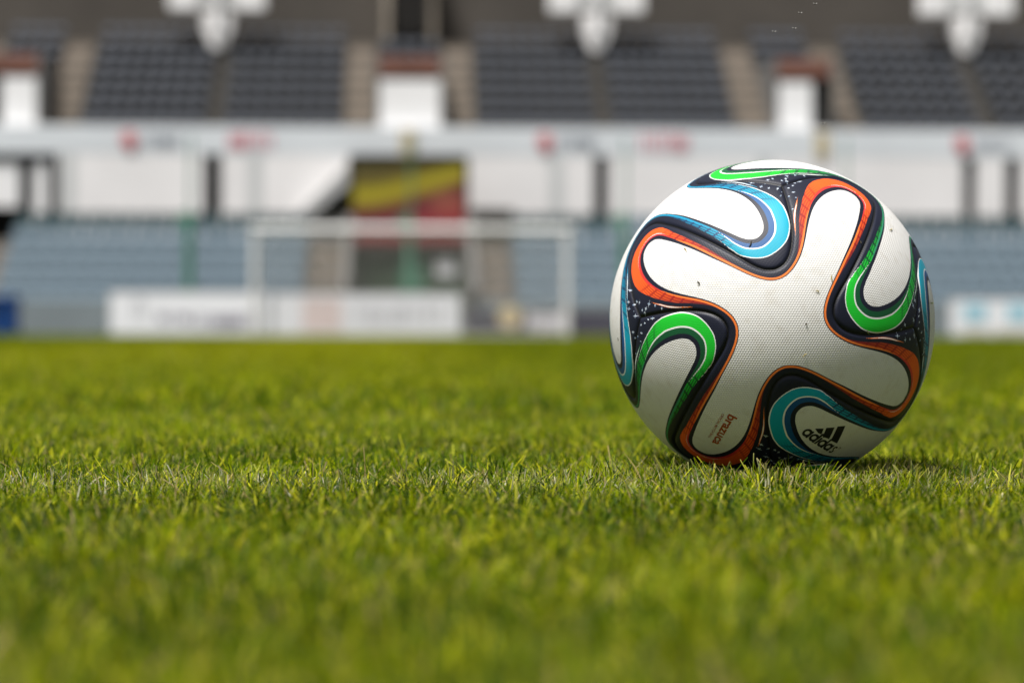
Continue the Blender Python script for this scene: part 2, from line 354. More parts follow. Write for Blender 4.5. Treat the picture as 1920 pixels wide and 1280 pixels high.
for q in ([(-12.73,5.64),(-7.58,9.46),(-4.4,4.88),(-7.8,4.3)], [(-6.42,11.0),(-1.33,14.74),(4.34,5.19),(-1.97,4.2)], [(.07,16.57),(5.1,20.11),(14.25,5.47),(6.71,5.0)]): F.quadgrid(q)
def ring(cx): F.arc(cx, -.4, 1.75, 3.6, 0, 360)
yb, yt = -4.0, 3.2
ring(-14.0); F.rect(-12.0, -10.2, yb, yt)
ring(-6.3); F.rect(-4.3, -2.5, yb, 6.2)
F.rect(-1.9, -.1, yb, 3.0); F.arc(-1.0, 4.9, 0, 1.15, 0, 360, 12)
ring(3.6); F.rect(5.6, 7.4, yb, 6.2)
ring(11.0); F.rect(13.0, 14.8, yb, yt)
F.arc(17.9, 1.4, .45, 1.95, 20, 265, 16); F.arc(17.9, -2.1, .45, 1.95, -160, 90, 16)
F.arc(21.6, 3.2, .75, 1.05, 0, 360, 16); F.rect(21.2, 21.4, 2.7, 3.7); F.rect(21.4, 21.8, 3.5, 3.7); F.rect(21.4, 21.8, 3.1, 3.25); F.rect(21.75, 21.95, 3.25, 3.5); F.rect(21.7, 21.9, 2.7, 3.05)
wrap('brand_lettering', [(p[0]*.94+.9, p[1]*.94+.2) for p in F.v], F.f, (.673,-.297,.6774), (.7355,.1715,-.6555), (.0785,.9394,.3338), print_black, panels[3])
def text_shape(s, x0, x1, y0, y1, cap, bold):
    cu = bpy.data.curves.new('lettering_source', 'FONT'); cu.body = s; cu.size = 1; cu.resolution_u = 6; cu.offset = bold; cu.fill_mode = 'FRONT'
    o = bpy.data.objects.new('lettering_source', cu); COL.objects.link(o); dg = bpy.context.evaluated_depsgraph_get(); dg.update()
    m_ = bpy.data.meshes.new_from_object(o.evaluated_get(dg)); v = np.array([p.co[:2] for p in m_.vertices]); f = [tuple(p.vertices) for p in m_.polygons]
    bpy.data.objects.remove(o); bpy.data.curves.remove(cu); bpy.data.meshes.remove(m_)
    lo, hi = v.min(0), v.max(0); yy = np.where(cap == 'x', 0.0, 0.0)
    v = np.stack([x0+(v[:, 0]-lo[0])/(hi[0]-lo[0])*(x1-x0), y0+(v[:, 1]-lo[1])/(hi[1]-lo[1])*(y1-y0)], 1)
    return [tuple(p) for p in v], f
v1, f1 = text_shape('brazuca', -14.5, 17.5, -2.2, 4.2, 'x', .028)
v2, f2 = text_shape('OFFICIAL MATCH BALL', -12.0, 14.5, -6.0, -4.2, 'c', .01)
wrap('match_lettering', v1+v2, f1+[tuple(i+len(v1) for i in f) for f in f2], (.242,-.6622,.7092), (.2409,-.667,-.705), (.9399,.3415,-.0019), print_rust, panels[0])

# --- cut grass stuck to the ball
CLIPS = [((-.6849,-.1095,.7204),'pale cut blade of grass stuck under the upper left orange swirl'),((-.4888,-.189,.8517),'forked dark grass clipping stuck left of the ball centre'),
 ((.0152,.3909,.9203),'thin yellow grass clipping stuck across the orange line right of the white cross'),((.0108,.2737,.9617),'small straw clipping stuck near the top of the white cross'),
 ((.1022,.103,.9894),'dark soil speck stuck near the middle of the white cross'),((.2314,-.0282,.9725),'pale green clipping stuck low on the white cross'),
 ((.8468,.2729,.4566),'green grass clipping stuck on the tip of the lower right orange arm'),((.3881,.3374,.8576),'short clipping stuck beneath the bright green loop'),
 ((-.4531,.1838,.8723),'yellow clipping stuck on the dark rim of the upper blue loop'),((-.5647,-.7579,.3268),'dark clipping stuck on the white strip at the left edge of the ball'),
 ((.5567,.7756,.2977),'long green clipping hanging at the right edge of the ball'),((.7437,.5099,.4323),'small pale clipping stuck on the dark starry corner at right'),
 ((-.0231,.6666,.7451),'tiny dark clipping stuck on the upper right orange swirl'),((.0562,.875,.4808),'straw clipping stuck on the upper right white lobe')]
clip_m = [mat('clipping_green', (.10, .13, .03), .6, .2, 300), mat('clipping_straw', (.33, .27, .10), .6, .2, 300), mat('clipping_dark', (.05, .04, .02), .7, .2, 300)]
rc = random.Random(3)
for i, (d, lab) in enumerate(CLIPS):
    n = (BF @ Vector(d)).normalized(); u = n.orthogonal().normalized(); u.rotate(Matrix.Rotation(rc.uniform(0, 6.3), 3, n)); w = n.cross(u)
    L = .0042*rc.uniform(.6, 1.3); wd = .00042; vs = []
    if 'speck' in lab: L, wd = .0013, .0007
    if 'long' in lab: L = .011
    base = BC+n*(BR+.0001)
    for k in range(5):
        t = k/4; ww = wd*(1-.75*abs(2*t-1)**2); c = base+u*L*(t-.5)+w*.0006*math.sin(t*3)*rc.choice((1, 1))+n*(.0003+.0006*t*(1-t))
        vs += [c-w*ww, c+w*ww, c+n*.0003]
    fs = []
    for k in range(4):
        b = 3*k; fs += [(b, b+2, b+5, b+3), (b+2, b+1, b+4, b+5), (b, b+3, b+4, b+1)]
    if 'forked' in lab:
        for k in range(15): vs.append(vs[k].lerp(vs[6], .45)); 
        for k in range(15, 30): q = vs[k]-vs[21]; q.rotate(Matrix.Rotation(.9, 3, n)); vs[k] = vs[12]+q
        fs += [tuple(j+15 for j in f) for f in fs]
    me_ = bpy.data.meshes.new('grass_clipping'); me_.from_pydata([tuple(v-base) for v in vs], [], fs)
    me_.materials.append(clip_m[2 if ('dark' in lab) else 1 if ('straw' in lab or 'yellow' in lab or 'pale' in lab) else 0])
    o = bpy.data.objects.new('grass_clipping', me_); COL.objects.link(o); o.location = base; tag(o, lab, 'clipping', 'grass clippings stuck on the ball')

# ================================================================== GROUND AND GRASS
def sheet(name, x0, x1, y0, y1, z, m):
    me_ = bpy.data.meshes.new(name); me_.from_pydata([(x0, y0, z), (x1, y0, z), (x1, y1, z), (x0, y1, z)], [], [(0, 1, 2, 3)]); me_.materials.append(m)
    o = bpy.data.objects.new(name, me_); COL.objects.link(o); tag(o, kind='structure'); return o
soil = mat('turf_soil', (.022, .03, .008), .95, .4, 30, .4)
sheet('ground', -600, 600, -400, 900, -.012, mat('far_ground', (.08, .085, .05), .95, .3, .2))
sheet('pitch', -45, 45, -60, 57.9, -.004, soil)
sheet('track', -45, 45, 57.9, 60.35, .0, M['track'])

gm = bpy.data.materials.new('grass_blades'); gm.use_nodes = True; N, L = link_tree(gm)
p = N['Principled BSDF']; ca = N.new('ShaderNodeAttribute'); ca.attribute_name = 'tint'
L.new(ca.outputs['Color'], p.inputs['Base Color']); p.inputs['Roughness'].default_value = .5; p.inputs['Specular IOR Level'].default_value = .14
tr = N.new('ShaderNodeBsdfTranslucent'); hv = N.new('ShaderNodeHueSaturation'); hv.inputs['Value'].default_value = 1.5; hv.inputs['Hue'].default_value = .49
L.new(ca.outputs['Color'], hv.inputs['Color']); L.new(hv.outputs[0], tr.inputs['Color'])
ms = N.new('ShaderNodeMixShader'); ms.inputs[0].default_value = .5; L.new(p.outputs[0], ms.inputs[1]); L.new(tr.outputs[0], ms.inputs[2]); L.new(ms.outputs[0], N['Material Output'].inputs['Surface'])

def vnoise(x, y, sc, seed):
    r = np.random.default_rng(seed); T = r.random((64, 64)); x = x/sc; y = y/sc; xi = np.floor(x).astype(int); yi = np.floor(y).astype(int); fx = x-xi; fy = y-yi
    fx = fx*fx*(3-2*fx); fy = fy*fy*(3-2*fy); g_ = lambda i, j: T[(xi+i) % 64, (yi+j) % 64]
    return (g_(0, 0)*(1-fx)+g_(1, 0)*fx)*(1-fy)+(g_(0, 1)*(1-fx)+g_(1, 1)*fx)*fy
CX = 192/FPX
def scatter(n, d0, d1, power, margin):
    """points up the pitch between d0 and d1, over the strip the lens sees and a step beside it"""
    t = rng.random(n); y = (d0**power+t*(d1**power-d0**power))**(1/power)
    half = y*.2216*1.04+margin; x = y*CX+(rng.random(n)*2-1)*half
    return x, y
def blades(name, x, y, h, w, lean, levels=4, palette=0):
    n = len(x); az_ = rng.random(n)*2*np.pi+2.0*vnoise(x, y, .035, 31)*4; az_ = np.where(rng.random(n) < .45, vnoise(x, y, .05, 33)*12.6+rng.normal(0, .5, n), az_); face = az_+np.pi/2+rng.normal(0, .7, n)
    cl = np.hypot(x-BC.x, y-BC.y)
    under = np.where(cl < BR-.002, BC.z-np.sqrt(np.maximum(BR**2-cl**2, 0)), 1)
    h = h*np.minimum(1.3, 1/np.maximum(.35, np.cos(np.minimum(lean, 1.5)*.85)))
    h = np.minimum(h, np.maximum(under*.85, .0)); keep = h > .004
    x, y, h, w, lean, az_, face, cl = [q[keep] for q in (x, y, h, w, lean, az_, face, cl)]; n = len(x)
    nearb = cl < .10                                     # beside the ball blades bend away from it
    out = np.arctan2(y-BC.y, x-BC.x); az_ = np.where(nearb & (cl > .02), out+rng.normal(0, .8, n), az_); lean = np.where(cl < .12, np.minimum(lean, .5), lean)
    V = []; sp = np.linspace(0, 1, levels)
    cw, sw = np.cos(face), np.sin(face)
    px, py, pz = np.zeros(n), np.zeros(n), np.zeros(n); ang = lean*.35; prev = 0
    rows = []
    blunt = np.where(rng.random(n) < .55, .55, .06)
    for k, t in enumerate(sp):
        if k:
            ds_ = (t-prev)*h; ang_k = lean*(.35+1.15*t); px = px+np.sin(ang_k)*np.cos(az_)*ds_; py = py+np.sin(ang_k)*np.sin(az_)*ds_; pz = pz+np.cos(ang_k)*ds_
        prev = t; ww = w*(1-t**2.2)*(.8+.4*t)*.5 if k < levels-1 else w*.5*blunt
        rows.append(np.stack([x+px-cw*ww, y+py-sw*ww, pz-.004], 1)); rows.append(np.stack([x+px+cw*ww, y+py+sw*ww, pz-.004], 1))
    V = np.stack(rows, 1).reshape(-1, 3); m_ = 2*levels
    base = (np.arange(n)*m_)[:, None]; Fq = np.concatenate([base+np.array([2*k, 2*k+1, 2*k+3, 2*k+2]) for k in range(levels-1)], 1).reshape(-1, 4)
    # blade colours
    g1 = np.array([.092, .166, .001]); g2 = np.array([.275, .345, .001]); g3 = np.array([.026, .066, .002]); straw = np.array([.40, .31, .13]); pale = np.array([.56, .55, .40])
    patch = .45*vnoise(x, y, .026, 41)+.3*vnoise(x, y, .11, 1)+.25*vnoise(x, y, .5, 2); t = np.clip(rng.normal(0, .25, n)+patch*2.8-.98, 0, 1)[:, None]
    c = g1*(1-t)+g2*t; dk = (rng.random(n) < .36)[:, None]; c = np.where(dk, g3*(.7+.6*rng.random((n, 1))), c)
    c = c*(.8+.4*rng.random((n, 1)))*(.58+.6*(.5*vnoise(x, y, .16, 51)+.5*vnoise(x, y, .05, 52)))[:, None]
    hot = (rng.random(n) < .12)[:, None]; c = np.where(hot & (y < 7)[:, None], np.array([.56, .56, .02])*(.8+.4*rng.random((n, 1))), c)
    c = c*(1-.17/(1+np.exp((y-1.36+.05*vnoise(x, y, .1, 77))/.03)))[:, None]       # foreground shade painted into the blade colour: nearer turf is darker
    sr = rng.random(n); band = np.exp(-((y-1.47)/.085)**2)
    c = np.where((sr < .035+.05*band)[:, None], straw*(.6+.6*rng.random((n, 1))), c)
    c = np.where(((sr > 1-.19*band*(.3+vnoise(x, y, .06, 5))) & (h < .024))[:, None], pale*(.6+.5*rng.random((n, 1))), c)
    # mowing stripe: to the right the turf was rolled towards the camera and is deeper green
    stripe = 1/(1+np.exp(-(np.abs(x+.95)-1.25)/(.06+.006*y))); far = np.clip((y-3)/6, 0, 1)[:, None]
    c = c*(1-far*.3*stripe[:, None]*np.array([1, .85, 1.6])); c = c*(1-far)+far*(c*.45+.55*np.array([.33, .335, .005])*(1-stripe[:, None]*np.array([.42, .32, .85])))
    me_ = bpy.data.meshes.new(name); nq_ = len(Fq)
    me_.vertices.add(len(V)); me_.vertices.foreach_set('co', V.astype(np.float32).ravel())
    me_.loops.add(nq_*4); me_.loops.foreach_set('vertex_index', Fq.astype(np.int32).ravel())
    me_.polygons.add(nq_); me_.polygons.foreach_set('loop_start', np.arange(0, nq_*4, 4, dtype=np.int32)); me_.update(calc_edges=True)
    me_.polygons.foreach_set('use_smooth', np.ones(nq_, bool))
    cc = np.repeat(np.hstack([c, np.ones((n, 1))])[:, None, :], m_, 1)
    if levels >= 4:                                      # the mower leaves pale dry cut tips
        cutt = (rng.random(n) < .13+.4*band)[:, None]; tipc = np.where(cutt, c*.45+.55*np.array([.52, .46, .20])*(.6+.6*rng.random((n, 1))), c); cc[:, -2, :3] = tipc; cc[:, -1, :3] = tipc
    cc = cc.reshape(-1, 4)
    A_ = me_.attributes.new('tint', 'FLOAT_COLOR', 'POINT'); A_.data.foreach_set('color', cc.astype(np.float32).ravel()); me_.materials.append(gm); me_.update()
    return me_
parts = []
n = 430000; x, y = scatter(n, .42, 2.7, 2.0, .22)
clump = .35*vnoise(x, y, .02, 9)+.4*vnoise(x, y, .06, 10)+.25*vnoise(x, y, .16, 12)
hgt = np.clip(rng.normal(.0172, .003, n), .008, .025)*(.66+.68*clump); front = (np.abs(x-BC.x) < .10) & (y > 1.40) & (y < 1.485); tall = rng.random(n) < np.where(front, .014, .007); hgt[tall] *= rng.uniform(1.2, 1.7, tall.sum())
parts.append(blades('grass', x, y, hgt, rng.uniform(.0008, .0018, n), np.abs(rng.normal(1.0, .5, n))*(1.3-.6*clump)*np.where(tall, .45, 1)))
n = 150000; x, y = scatter(n, .42, 2.7, 2.0, 0); sgn_ = np.where(rng.random(n) < .5, -1, 1); x = y*CX+sgn_*(y*.2216*1.04+.2+.75*rng.random(n)**1.3)
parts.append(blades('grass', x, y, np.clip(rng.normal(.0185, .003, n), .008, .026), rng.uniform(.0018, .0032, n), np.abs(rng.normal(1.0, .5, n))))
n = 200000; x, y = scatter(n, 2.55, 7, 1.5, .7)
parts.append(blades('grass', x, y, np.clip(rng.normal(.021, .005, n), .012, .04)*(.72+.5*vnoise(x, y, .06, 14)), rng.uniform(.002, .0036, n), np.abs(rng.normal(.85, .45, n)), 3))
n = 90000; x, y = scatter(n, 7, 20, 1.4, .8)
parts.append(blades('grass', x, y, np.clip(rng.normal(.026, .005, n), .012, .045), rng.uniform(.008, .016, n), np.abs(rng.normal(.85, .45, n)), 3))
n = 90000; x, y = scatter(n, 20, 57.9, 1.4, 1.5)
parts.append(blades('grass', x, y, np.clip(rng.normal(.026, .006, n), .012, .045), rng.uniform(.02, .05, n), np.abs(rng.normal(.85, .45, n)), 3))
import bmesh
bmm = bmesh.new()
for q in parts: bmm.from_mesh(q)
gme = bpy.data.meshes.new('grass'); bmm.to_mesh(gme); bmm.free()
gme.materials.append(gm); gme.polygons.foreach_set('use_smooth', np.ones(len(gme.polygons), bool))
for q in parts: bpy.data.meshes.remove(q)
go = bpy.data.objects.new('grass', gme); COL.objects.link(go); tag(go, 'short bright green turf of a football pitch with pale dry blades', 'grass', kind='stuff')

# ================================================================== GOAL
GY_ = 54.0; gx0, gx1 = ax(470, GY_), ax(1072, GY_); gh = az(423, GY_)
goal = thing('soccer_goal', ((gx0+gx1)/2, GY_, 0), 'white soccer goal with a thin white net in front of the stand', 'goal')
for gx in (gx0+.1, gx1-.1): MB().tube((gx, GY_, -.01), (gx, GY_, gh-.19), .085, 14).build('post', M['goal'], goal, smooth=False)
MB().tube((gx0+.005, GY_, gh-.095), (gx1-.005, GY_, gh-.095), .085, 14).build('crossbar', M['goal'], goal)
back = GY_+2.1; nb = MB(); cr = .0095
def seg(p, q): nb.tube(p, q, cr, 3)
nx = int((gx1-gx0)/.13)
for i in range(nx+1):
    xx = gx0+.06+(gx1-gx0-.12)*i/nx; seg((xx, GY_+.05, gh-.1), (xx, GY_+.9, gh-.15)); seg((xx, GY_+.9, gh-.15), (xx, back, .02))
for i in range(20):
    zz = .02+(gh-.17)*i/19; yy = back-(back-GY_-.9)*(zz-.02)/(gh-.17); seg((gx0+.06, yy, zz), (gx1-.06, yy, zz))
    for xx in (gx0+.06, gx1-.06): seg((xx, GY_+.05, zz), (xx, yy, zz))
for i in range(7): seg((gx0+.06, GY_+.1+.8*i/6, gh-.105-.04*i/6), (gx1-.06, GY_+.1+.8*i/6, gh-.105-.04*i/6))
for i in range(1, 16):
    yy = GY_+2.1*i/16; zt = gh-.13 if yy < GY_+.9 else gh-.15-(gh-.17)*(yy-GY_-.9)/(1.2)
    for xx in (gx0+.06, gx1-.06): seg((xx, yy, .02), (xx, yy, max(zt, .05)))
nb.build('net', M['net'], goal)
gb = MB()
for xx in (gx0+.06, gx1-.06): gb.tube((xx, GY_, .03), (xx, back, .03), .025, 8)
gb.tube((gx0+.06, back, .03), (gx1-.06, back, .03), .025, 8); gb.build('ground_bar', M['goal'], goal)

# ================================================================== PITCH-SIDE BOARDS
def board(u0, u1, v0, Y, m, label, name='advertising_board', group='boards along the goal line', zb=.03):
    x0, x1, z1 = ax(u0, Y), ax(u1, Y), az(v0, Y)
    t = thing(name, ((x0+x1)/2, Y, 0), label, 'board', group)
    MB().box(x0, x1, Y, Y+.05, zb, z1).build('panel', m, t, .01)
    fr = MB(); fr.box(x0-.03, x0, Y-.005, Y+.055, zb-.03, z1+.03).box(x1, x1+.03, Y-.005, Y+.055, zb-.03, z1+.03).box(x0, x1, Y-.005, Y+.055, z1, z1+.03); fr.build('frame', M['frame'], t)
    for k in (.15, .5, .85):
        sp = MB(); xx = x0+(x1-x0)*k; sp.prism([(xx-.02, 0), (xx+.02, 0), (xx+.02, z1*.8), (xx-.02, z1*.8)], Y+.052, Y+.08); sp.box(xx-.02, xx+.02, Y+.05, Y+.6, -.003, .03)
        sp.build('stand_leg', M['frame'], t)
    return t
def marks(t, Y, spec, m, name='lettering', d=.012):
    b = MB()
    for (u0, u1, v0, v1) in spec: b.box(ax(u0, Y), ax(u1, Y), Y-d, Y-.002, az(v1, Y), az(v0, Y))
    return b.build(name, m, t)
def strokes(u0, u1, v0, v1, n, seed):     # illegible lettering: a run of stems, bowls and bars
    r = random.Random(seed); o = []; w = (u1-u0)/n
    for k in range(n):
        a = u0+k*w; s = w*.33; kind = r.choice('nhoelit')
        o.append((a, a+s, v0 if kind in 'hlt' else v0+(v1-v0)*.18, v1))
        if kind in 'nhoe': o += [(a+w*.55, a+w*.55+s, v0+(v1-v0)*.18, v1), (a+s, a+w*.55, v0+(v1-v0)*.18, v0+(v1-v0)*.36)]
        if kind in 'oe': o.append((a+s, a+w*.55, v1-(v1-v0)*.18, v1))
        if kind in 'te': o.append((a+s, a+w*.55, v0+(v1-v0)*.5, v0+(v1-v0)*.65))
    return o
YB = 57.0
b1 = board(206, 503, 549, YB, M['board'], 'long white board with a line of violet grey lettering, left of the goal mouth')
marks(b1, YB, strokes(368, 492, 588, 614, 9, 2), M['mark']); marks(b1, YB, strokes(296, 360, 588, 606, 5, 3), M['mark']); marks(b1, YB, [(252, 268, 558, 566), (250, 256, 566, 600), (264, 270, 566, 600)], mat('pale_grey_print', (.6, .6, .64), .5, .1, 4), 'emblem')
b2 = board(512, 862, 551, YB, M['board'], 'white board with faint pink and grey print across the goal mouth')
marks(b2, YB, [(568, 640, 560, 622)], M['pinkprint'], 'print', .006); marks(b2, YB, strokes(668, 840, 566, 606, 8, 5), mat('faint_grey_print', (.62, .62, .66), .5, .1, 4))
YD = 59.0
b3 = board(872, 1190, 581, YD, M['navyboard'], 'dark slate board with a cream disc and white lettering behind the right goal post')
d_ = MB(); d_.disc(ax(955, YD), az(592, YD)-.02, .30, YD-.014, YD-.002); d_.build('emblem', M['cream'], b3)
marks(b3, YD, strokes(990, 1072, 584, 618, 4, 8), M['board'])
YR = 55.0
b4 = board(1782, 2060, 559, YR, M['board'], 'white board with pale blue squares right of the ball')
for u0 in (1806, 1888, 1968): marks(b4, YR, [(u0, u0+44, 568, 600)], M['skyprint'], 'print')
marks(b4, YR, strokes(1806, 1935, 612, 626, 9, 4), mat('pale_beige_print', (.62, .58, .5), .5, .1, 4))
bx = thing('equipment_box', (ax(0, 58.2), 58.2, 0), 'blue plastic equipment box beside the pitch at the left edge', 'box')
x0, x1, zt = ax(-46, 58.2), ax(33, 58.2), az(556, 58.2)
MB().box(x0, x1, 58.0, 58.6, .01, zt-.12).build('body', M['blue'], bx, .03); MB().box(x0-.03, x1+.03, 57.97, 58.63, zt-.12, zt).build('lid', M['blue'], bx, .03)
MB().box((x0+x1)/2-.12, (x0+x1)/2+.12, 57.94, 57.97, zt-.3, zt-.24).build('handle', M['dark'], bx)

# ================================================================== GREEN NET POSTS
for u, lab in ((355, 'green steel post standing behind the white board left of the goal'), (768, 'green steel post standing in front of the tunnel banner'), (1170, 'green steel post just left of the ball'), (1583, 'green steel post rising behind the top of the ball')):
    Y = 58.6; x = ax(u, Y); t = thing('steel_post', (x, Y, 0), lab, 'post', 'green posts in front of the stand')
    MB().tube((x+.03, Y, 2.8), (x+.03, Y, 5.05), .035, 10).build('upper_tube', M['green'], t)
    MB().tube((x, Y, -.01), (x, Y, 2.85), .10, 12).tube((x, Y, 2.85), (x, Y, 3.1), .10, 12, .05).build('lower_tube', M['green'], t)
    MB().prism([(x-.42, 2.82), (x-.1, 2.82), (x-.1, 3.15)], Y-.02, Y+.02).build('bracket', M['green'], t)

# ================================================================== GRANDSTAND
gs = thing('grandstand', (0, 62, 0), 'two tier concrete grandstand with white middle wall and rows of seats behind the goal', 'grandstand')
XL, XR = -24.0, 27.0
LR, LD, LH, LY, LZ = 6, .75, .42, 60.9, .5        # lower tier rows: number, depth, rise, first tread
TUN = 1.62
for xa, xb in ((XL, -TUN), (TUN, XR)): MB().box(xa, xb, 60.4, 60.7, -.01, .93).build('front_wall', M['frontwall'], gs)
lt = MB(); AISLES = {}
def aisle(k):
    if k not in AISLES: AISLES[k] = MB()
    return AISLES[k]
AIS_L = [(-12.25, -11.0), (-2.78, -1.82), (1.82, 2.78), (11.0, 12.25)]
for i in range(LR):
    y0 = LY+LD*i-.2; z = LZ+LH*i
    for x0, x1 in ((XL, -TUN-.19), (TUN+.19, XR)): lt.box(x0, x1, y0, LY+LD*LR+3.0-.01*i, z-LH+(.0 if i else -.1), z)
    for x0, x1 in AIS_L:
        b = aisle(('lower', x0)); b.box(x0, x1, y0-.02, y0+LD-.02, z-.05, z+.012)
        for k in (1, 2): b.box(x0, x1, y0-.02-.22*k, y0-.02-.22*(k-1), z-LH+.01, z-LH*k/3)
lt.build('lower_terrace', M['lower_terrace'], gs)
for sx in (-1, 1):
    a_, b_ = sorted((sx*TUN, sx*(TUN+.18)))
    w_ = MB(); pts = [(60.4, 0), (68.3, 0), (68.3, 3.35), (65.3, 3.35), (60.4, 1.25)]
    bb = len(w_.v); w_.v += [(a_, yy, zz) for yy, zz in pts]+[(b_, yy, zz) for yy, zz in pts]; k = len(pts)
    w_.f += [tuple(range(k)), tuple(range(2*k-1, k-1, -1))]+[(i, k+i, k+(i+1) % k, (i+1) % k) for i in range(k)]
    w_.build('tunnel_wall', M['grey'], gs)
# concourse: white wall in bays, dark openings between
CY = 71.51; ct = 5.64
def cw(u0, u1, v1=None): return (ax(u0, CY), ax(u1, CY))
for u0, u1 in ((110, 381), (415, 654), (876, 1112), (1141, 1805), (1831, 1884), (1912, 2400)): MB().box(ax(u0, CY), ax(u1, CY), CY, CY+.25, 2.6, ct).build('concourse_wall', M['wall'], gs)
dl = MB(); dl.box(ax(-60, CY+.1), ax(36, CY+.1), CY+.12, CY+.18, az(392, CY+.1), az(309, CY+.1)).build('white_screen', M['white'], gs, .1)
dl = MB(); dl.box(ax(63, CY+.1), ax(88, CY+.1), CY+.12, CY+.18, 2.6, az(307, CY+.1)).build('white_screen', M['white'], gs, .03)
MB().box(XL, XR, CY+2.2, CY+2.4, 2.5, ct+.3).build('inner_wall', M['black'], gs)  # black colour stands in for the shade behind the openings
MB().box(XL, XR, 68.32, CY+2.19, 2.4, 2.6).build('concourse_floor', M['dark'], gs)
for u in (128, 478, 1043, 1432): MB().box(ax(u-13, CY), ax(u+13, CY), CY-.008, CY-.002, 2.61, ct-.02).build('pilaster', M['pil'], gs)
# stair flight up to the upper tier, left of the tunnel, dark below
MB().prism([(ax(583, 71), az(402, 71)), (ax(655, 71), az(402, 71)), (ax(655, 71), az(345, 71))], 70.9, 71.495).build('stair_underside', M['dark'], gs)
MB().prism([(ax(560, 71), az(400, 71)), (ax(583, 71), az(405, 71)), (ax(657, 71), az(344, 71)), (ax(657, 71), az(305, 71))], 70.7, 71.495).build('stair_flight', M['stairgrey'], gs)
MB().box(ax(880, 70), ax(962, 70), 69.8, 70.1, 2.61, az(392, 70)).build('barrier', M['dark'], gs)
# fascia of the upper tier
FY = 71.5; fz0, fz1 = az(291, FY), az(238.5, FY)
MB().box(XL, XR, FY, FY+.28, fz0, fz1).build('fascia', M['fascia'], gs, .02)
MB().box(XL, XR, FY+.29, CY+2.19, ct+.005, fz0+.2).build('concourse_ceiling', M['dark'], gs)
# upper terrace
UR, UD, UH, UY, UZ = 8, .72, .497, 72.0, 6.12
VOM = [(-12.3, .85), (-.02, .96), (12.3, .85)]
def cutx(spans, holes):
    out = spans
    for h0, h1 in holes:
        nn = []
        for s0, s1 in out:
            if h1 <= s0 or h0 >= s1: nn.append((s0, s1)); continue
            if h0 > s0: nn.append((s0, h0))
            if h1 < s1: nn.append((h1, s1))
        out = nn
    return out
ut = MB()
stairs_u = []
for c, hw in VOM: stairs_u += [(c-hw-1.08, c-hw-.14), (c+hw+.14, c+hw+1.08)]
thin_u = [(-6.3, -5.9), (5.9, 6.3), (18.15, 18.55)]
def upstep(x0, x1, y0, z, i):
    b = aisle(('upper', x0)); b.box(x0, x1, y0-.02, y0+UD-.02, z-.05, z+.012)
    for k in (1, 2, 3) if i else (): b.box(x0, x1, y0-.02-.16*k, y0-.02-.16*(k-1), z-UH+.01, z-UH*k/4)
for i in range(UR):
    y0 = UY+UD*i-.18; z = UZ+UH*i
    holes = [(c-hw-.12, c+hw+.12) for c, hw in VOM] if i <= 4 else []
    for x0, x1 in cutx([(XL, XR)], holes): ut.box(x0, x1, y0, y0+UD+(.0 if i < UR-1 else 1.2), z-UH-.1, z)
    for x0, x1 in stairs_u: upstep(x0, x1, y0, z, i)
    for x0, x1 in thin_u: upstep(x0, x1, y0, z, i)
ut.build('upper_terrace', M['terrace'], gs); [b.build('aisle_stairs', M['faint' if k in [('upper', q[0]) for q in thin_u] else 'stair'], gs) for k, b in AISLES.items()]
for c, hw in VOM:
    z1 = 8.08; y0 = UY-.2; y1 = UY+3.4; v = MB()
    for s in (-1, 1):
        a_, b_ = sorted((c+s*hw, c+s*(hw+.12))); v.box(a_, b_, y0, y1, UZ-.3, z1+.56)
    v.box(c-hw, c+hw, y1-.03, y1, UZ-.3, z1-.02); vo = v.build('vomitory_wall', M['grey'], gs)
    lint = MB(); lint.box(c-hw+.002, c+hw-.002, y0+.02, y1, z1, z1+.56); lo = lint.build('vomitory_lintel', M['red'], vo)
    dy = .06
    da, db = (c-hw+.003, c+hw-.003) if abs(c) < 1 else (c-hw+.06, c+hw-.58) if c > 0 else (c-hw+.58, c+hw-.06)
    if abs(c) > 1: MB().box(c-hw+.003, c+hw-.003, y1-.1, y1-.04, UZ-.3, z1-.01).build('vomitory_back', M['dark'], vo)
    MB().box(da, db, y0+dy, y0+dy+.06, UZ-.3, z1-.16).build('vomitory_door', M['white'], vo)
# back wall, dark hatch over the middle vomitory, columns
BY = UY+UD*UR+.35; bz = UZ+UH*(UR-1)
hh = ax(800, BY)
MB().box(XL, ax(735, BY), BY, BY+.3, bz-.02, 14).box(ax(800, BY), XR, BY, BY+.3, bz-.02, 14).box(ax(735, BY), ax(800, BY), BY, BY+.3, 13.2, 14).build('back_wall', M['brown'], gs)
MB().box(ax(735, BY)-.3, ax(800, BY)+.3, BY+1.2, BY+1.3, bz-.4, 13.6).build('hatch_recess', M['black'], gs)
for s in (-1, 1):
    xx = ax(767, BY)+s*.75; MB().box(xx-.1, xx+.1, BY-1.1, BY-.003, bz, 13.5).build('hatch_cheek', M['concrete'], gs)
hx0, hx1 = ax(735, BY-1.3), ax(800, BY-1.3)
MB().prism([(hx0+.15, 9.95), (hx1-.15, 9.95), (hx1, 10.6), (hx1, 13.2), (hx0, 13.2), (hx0, 10.6)], BY-1.28, BY-1.1).build('hatch_cover', M['black'], gs)
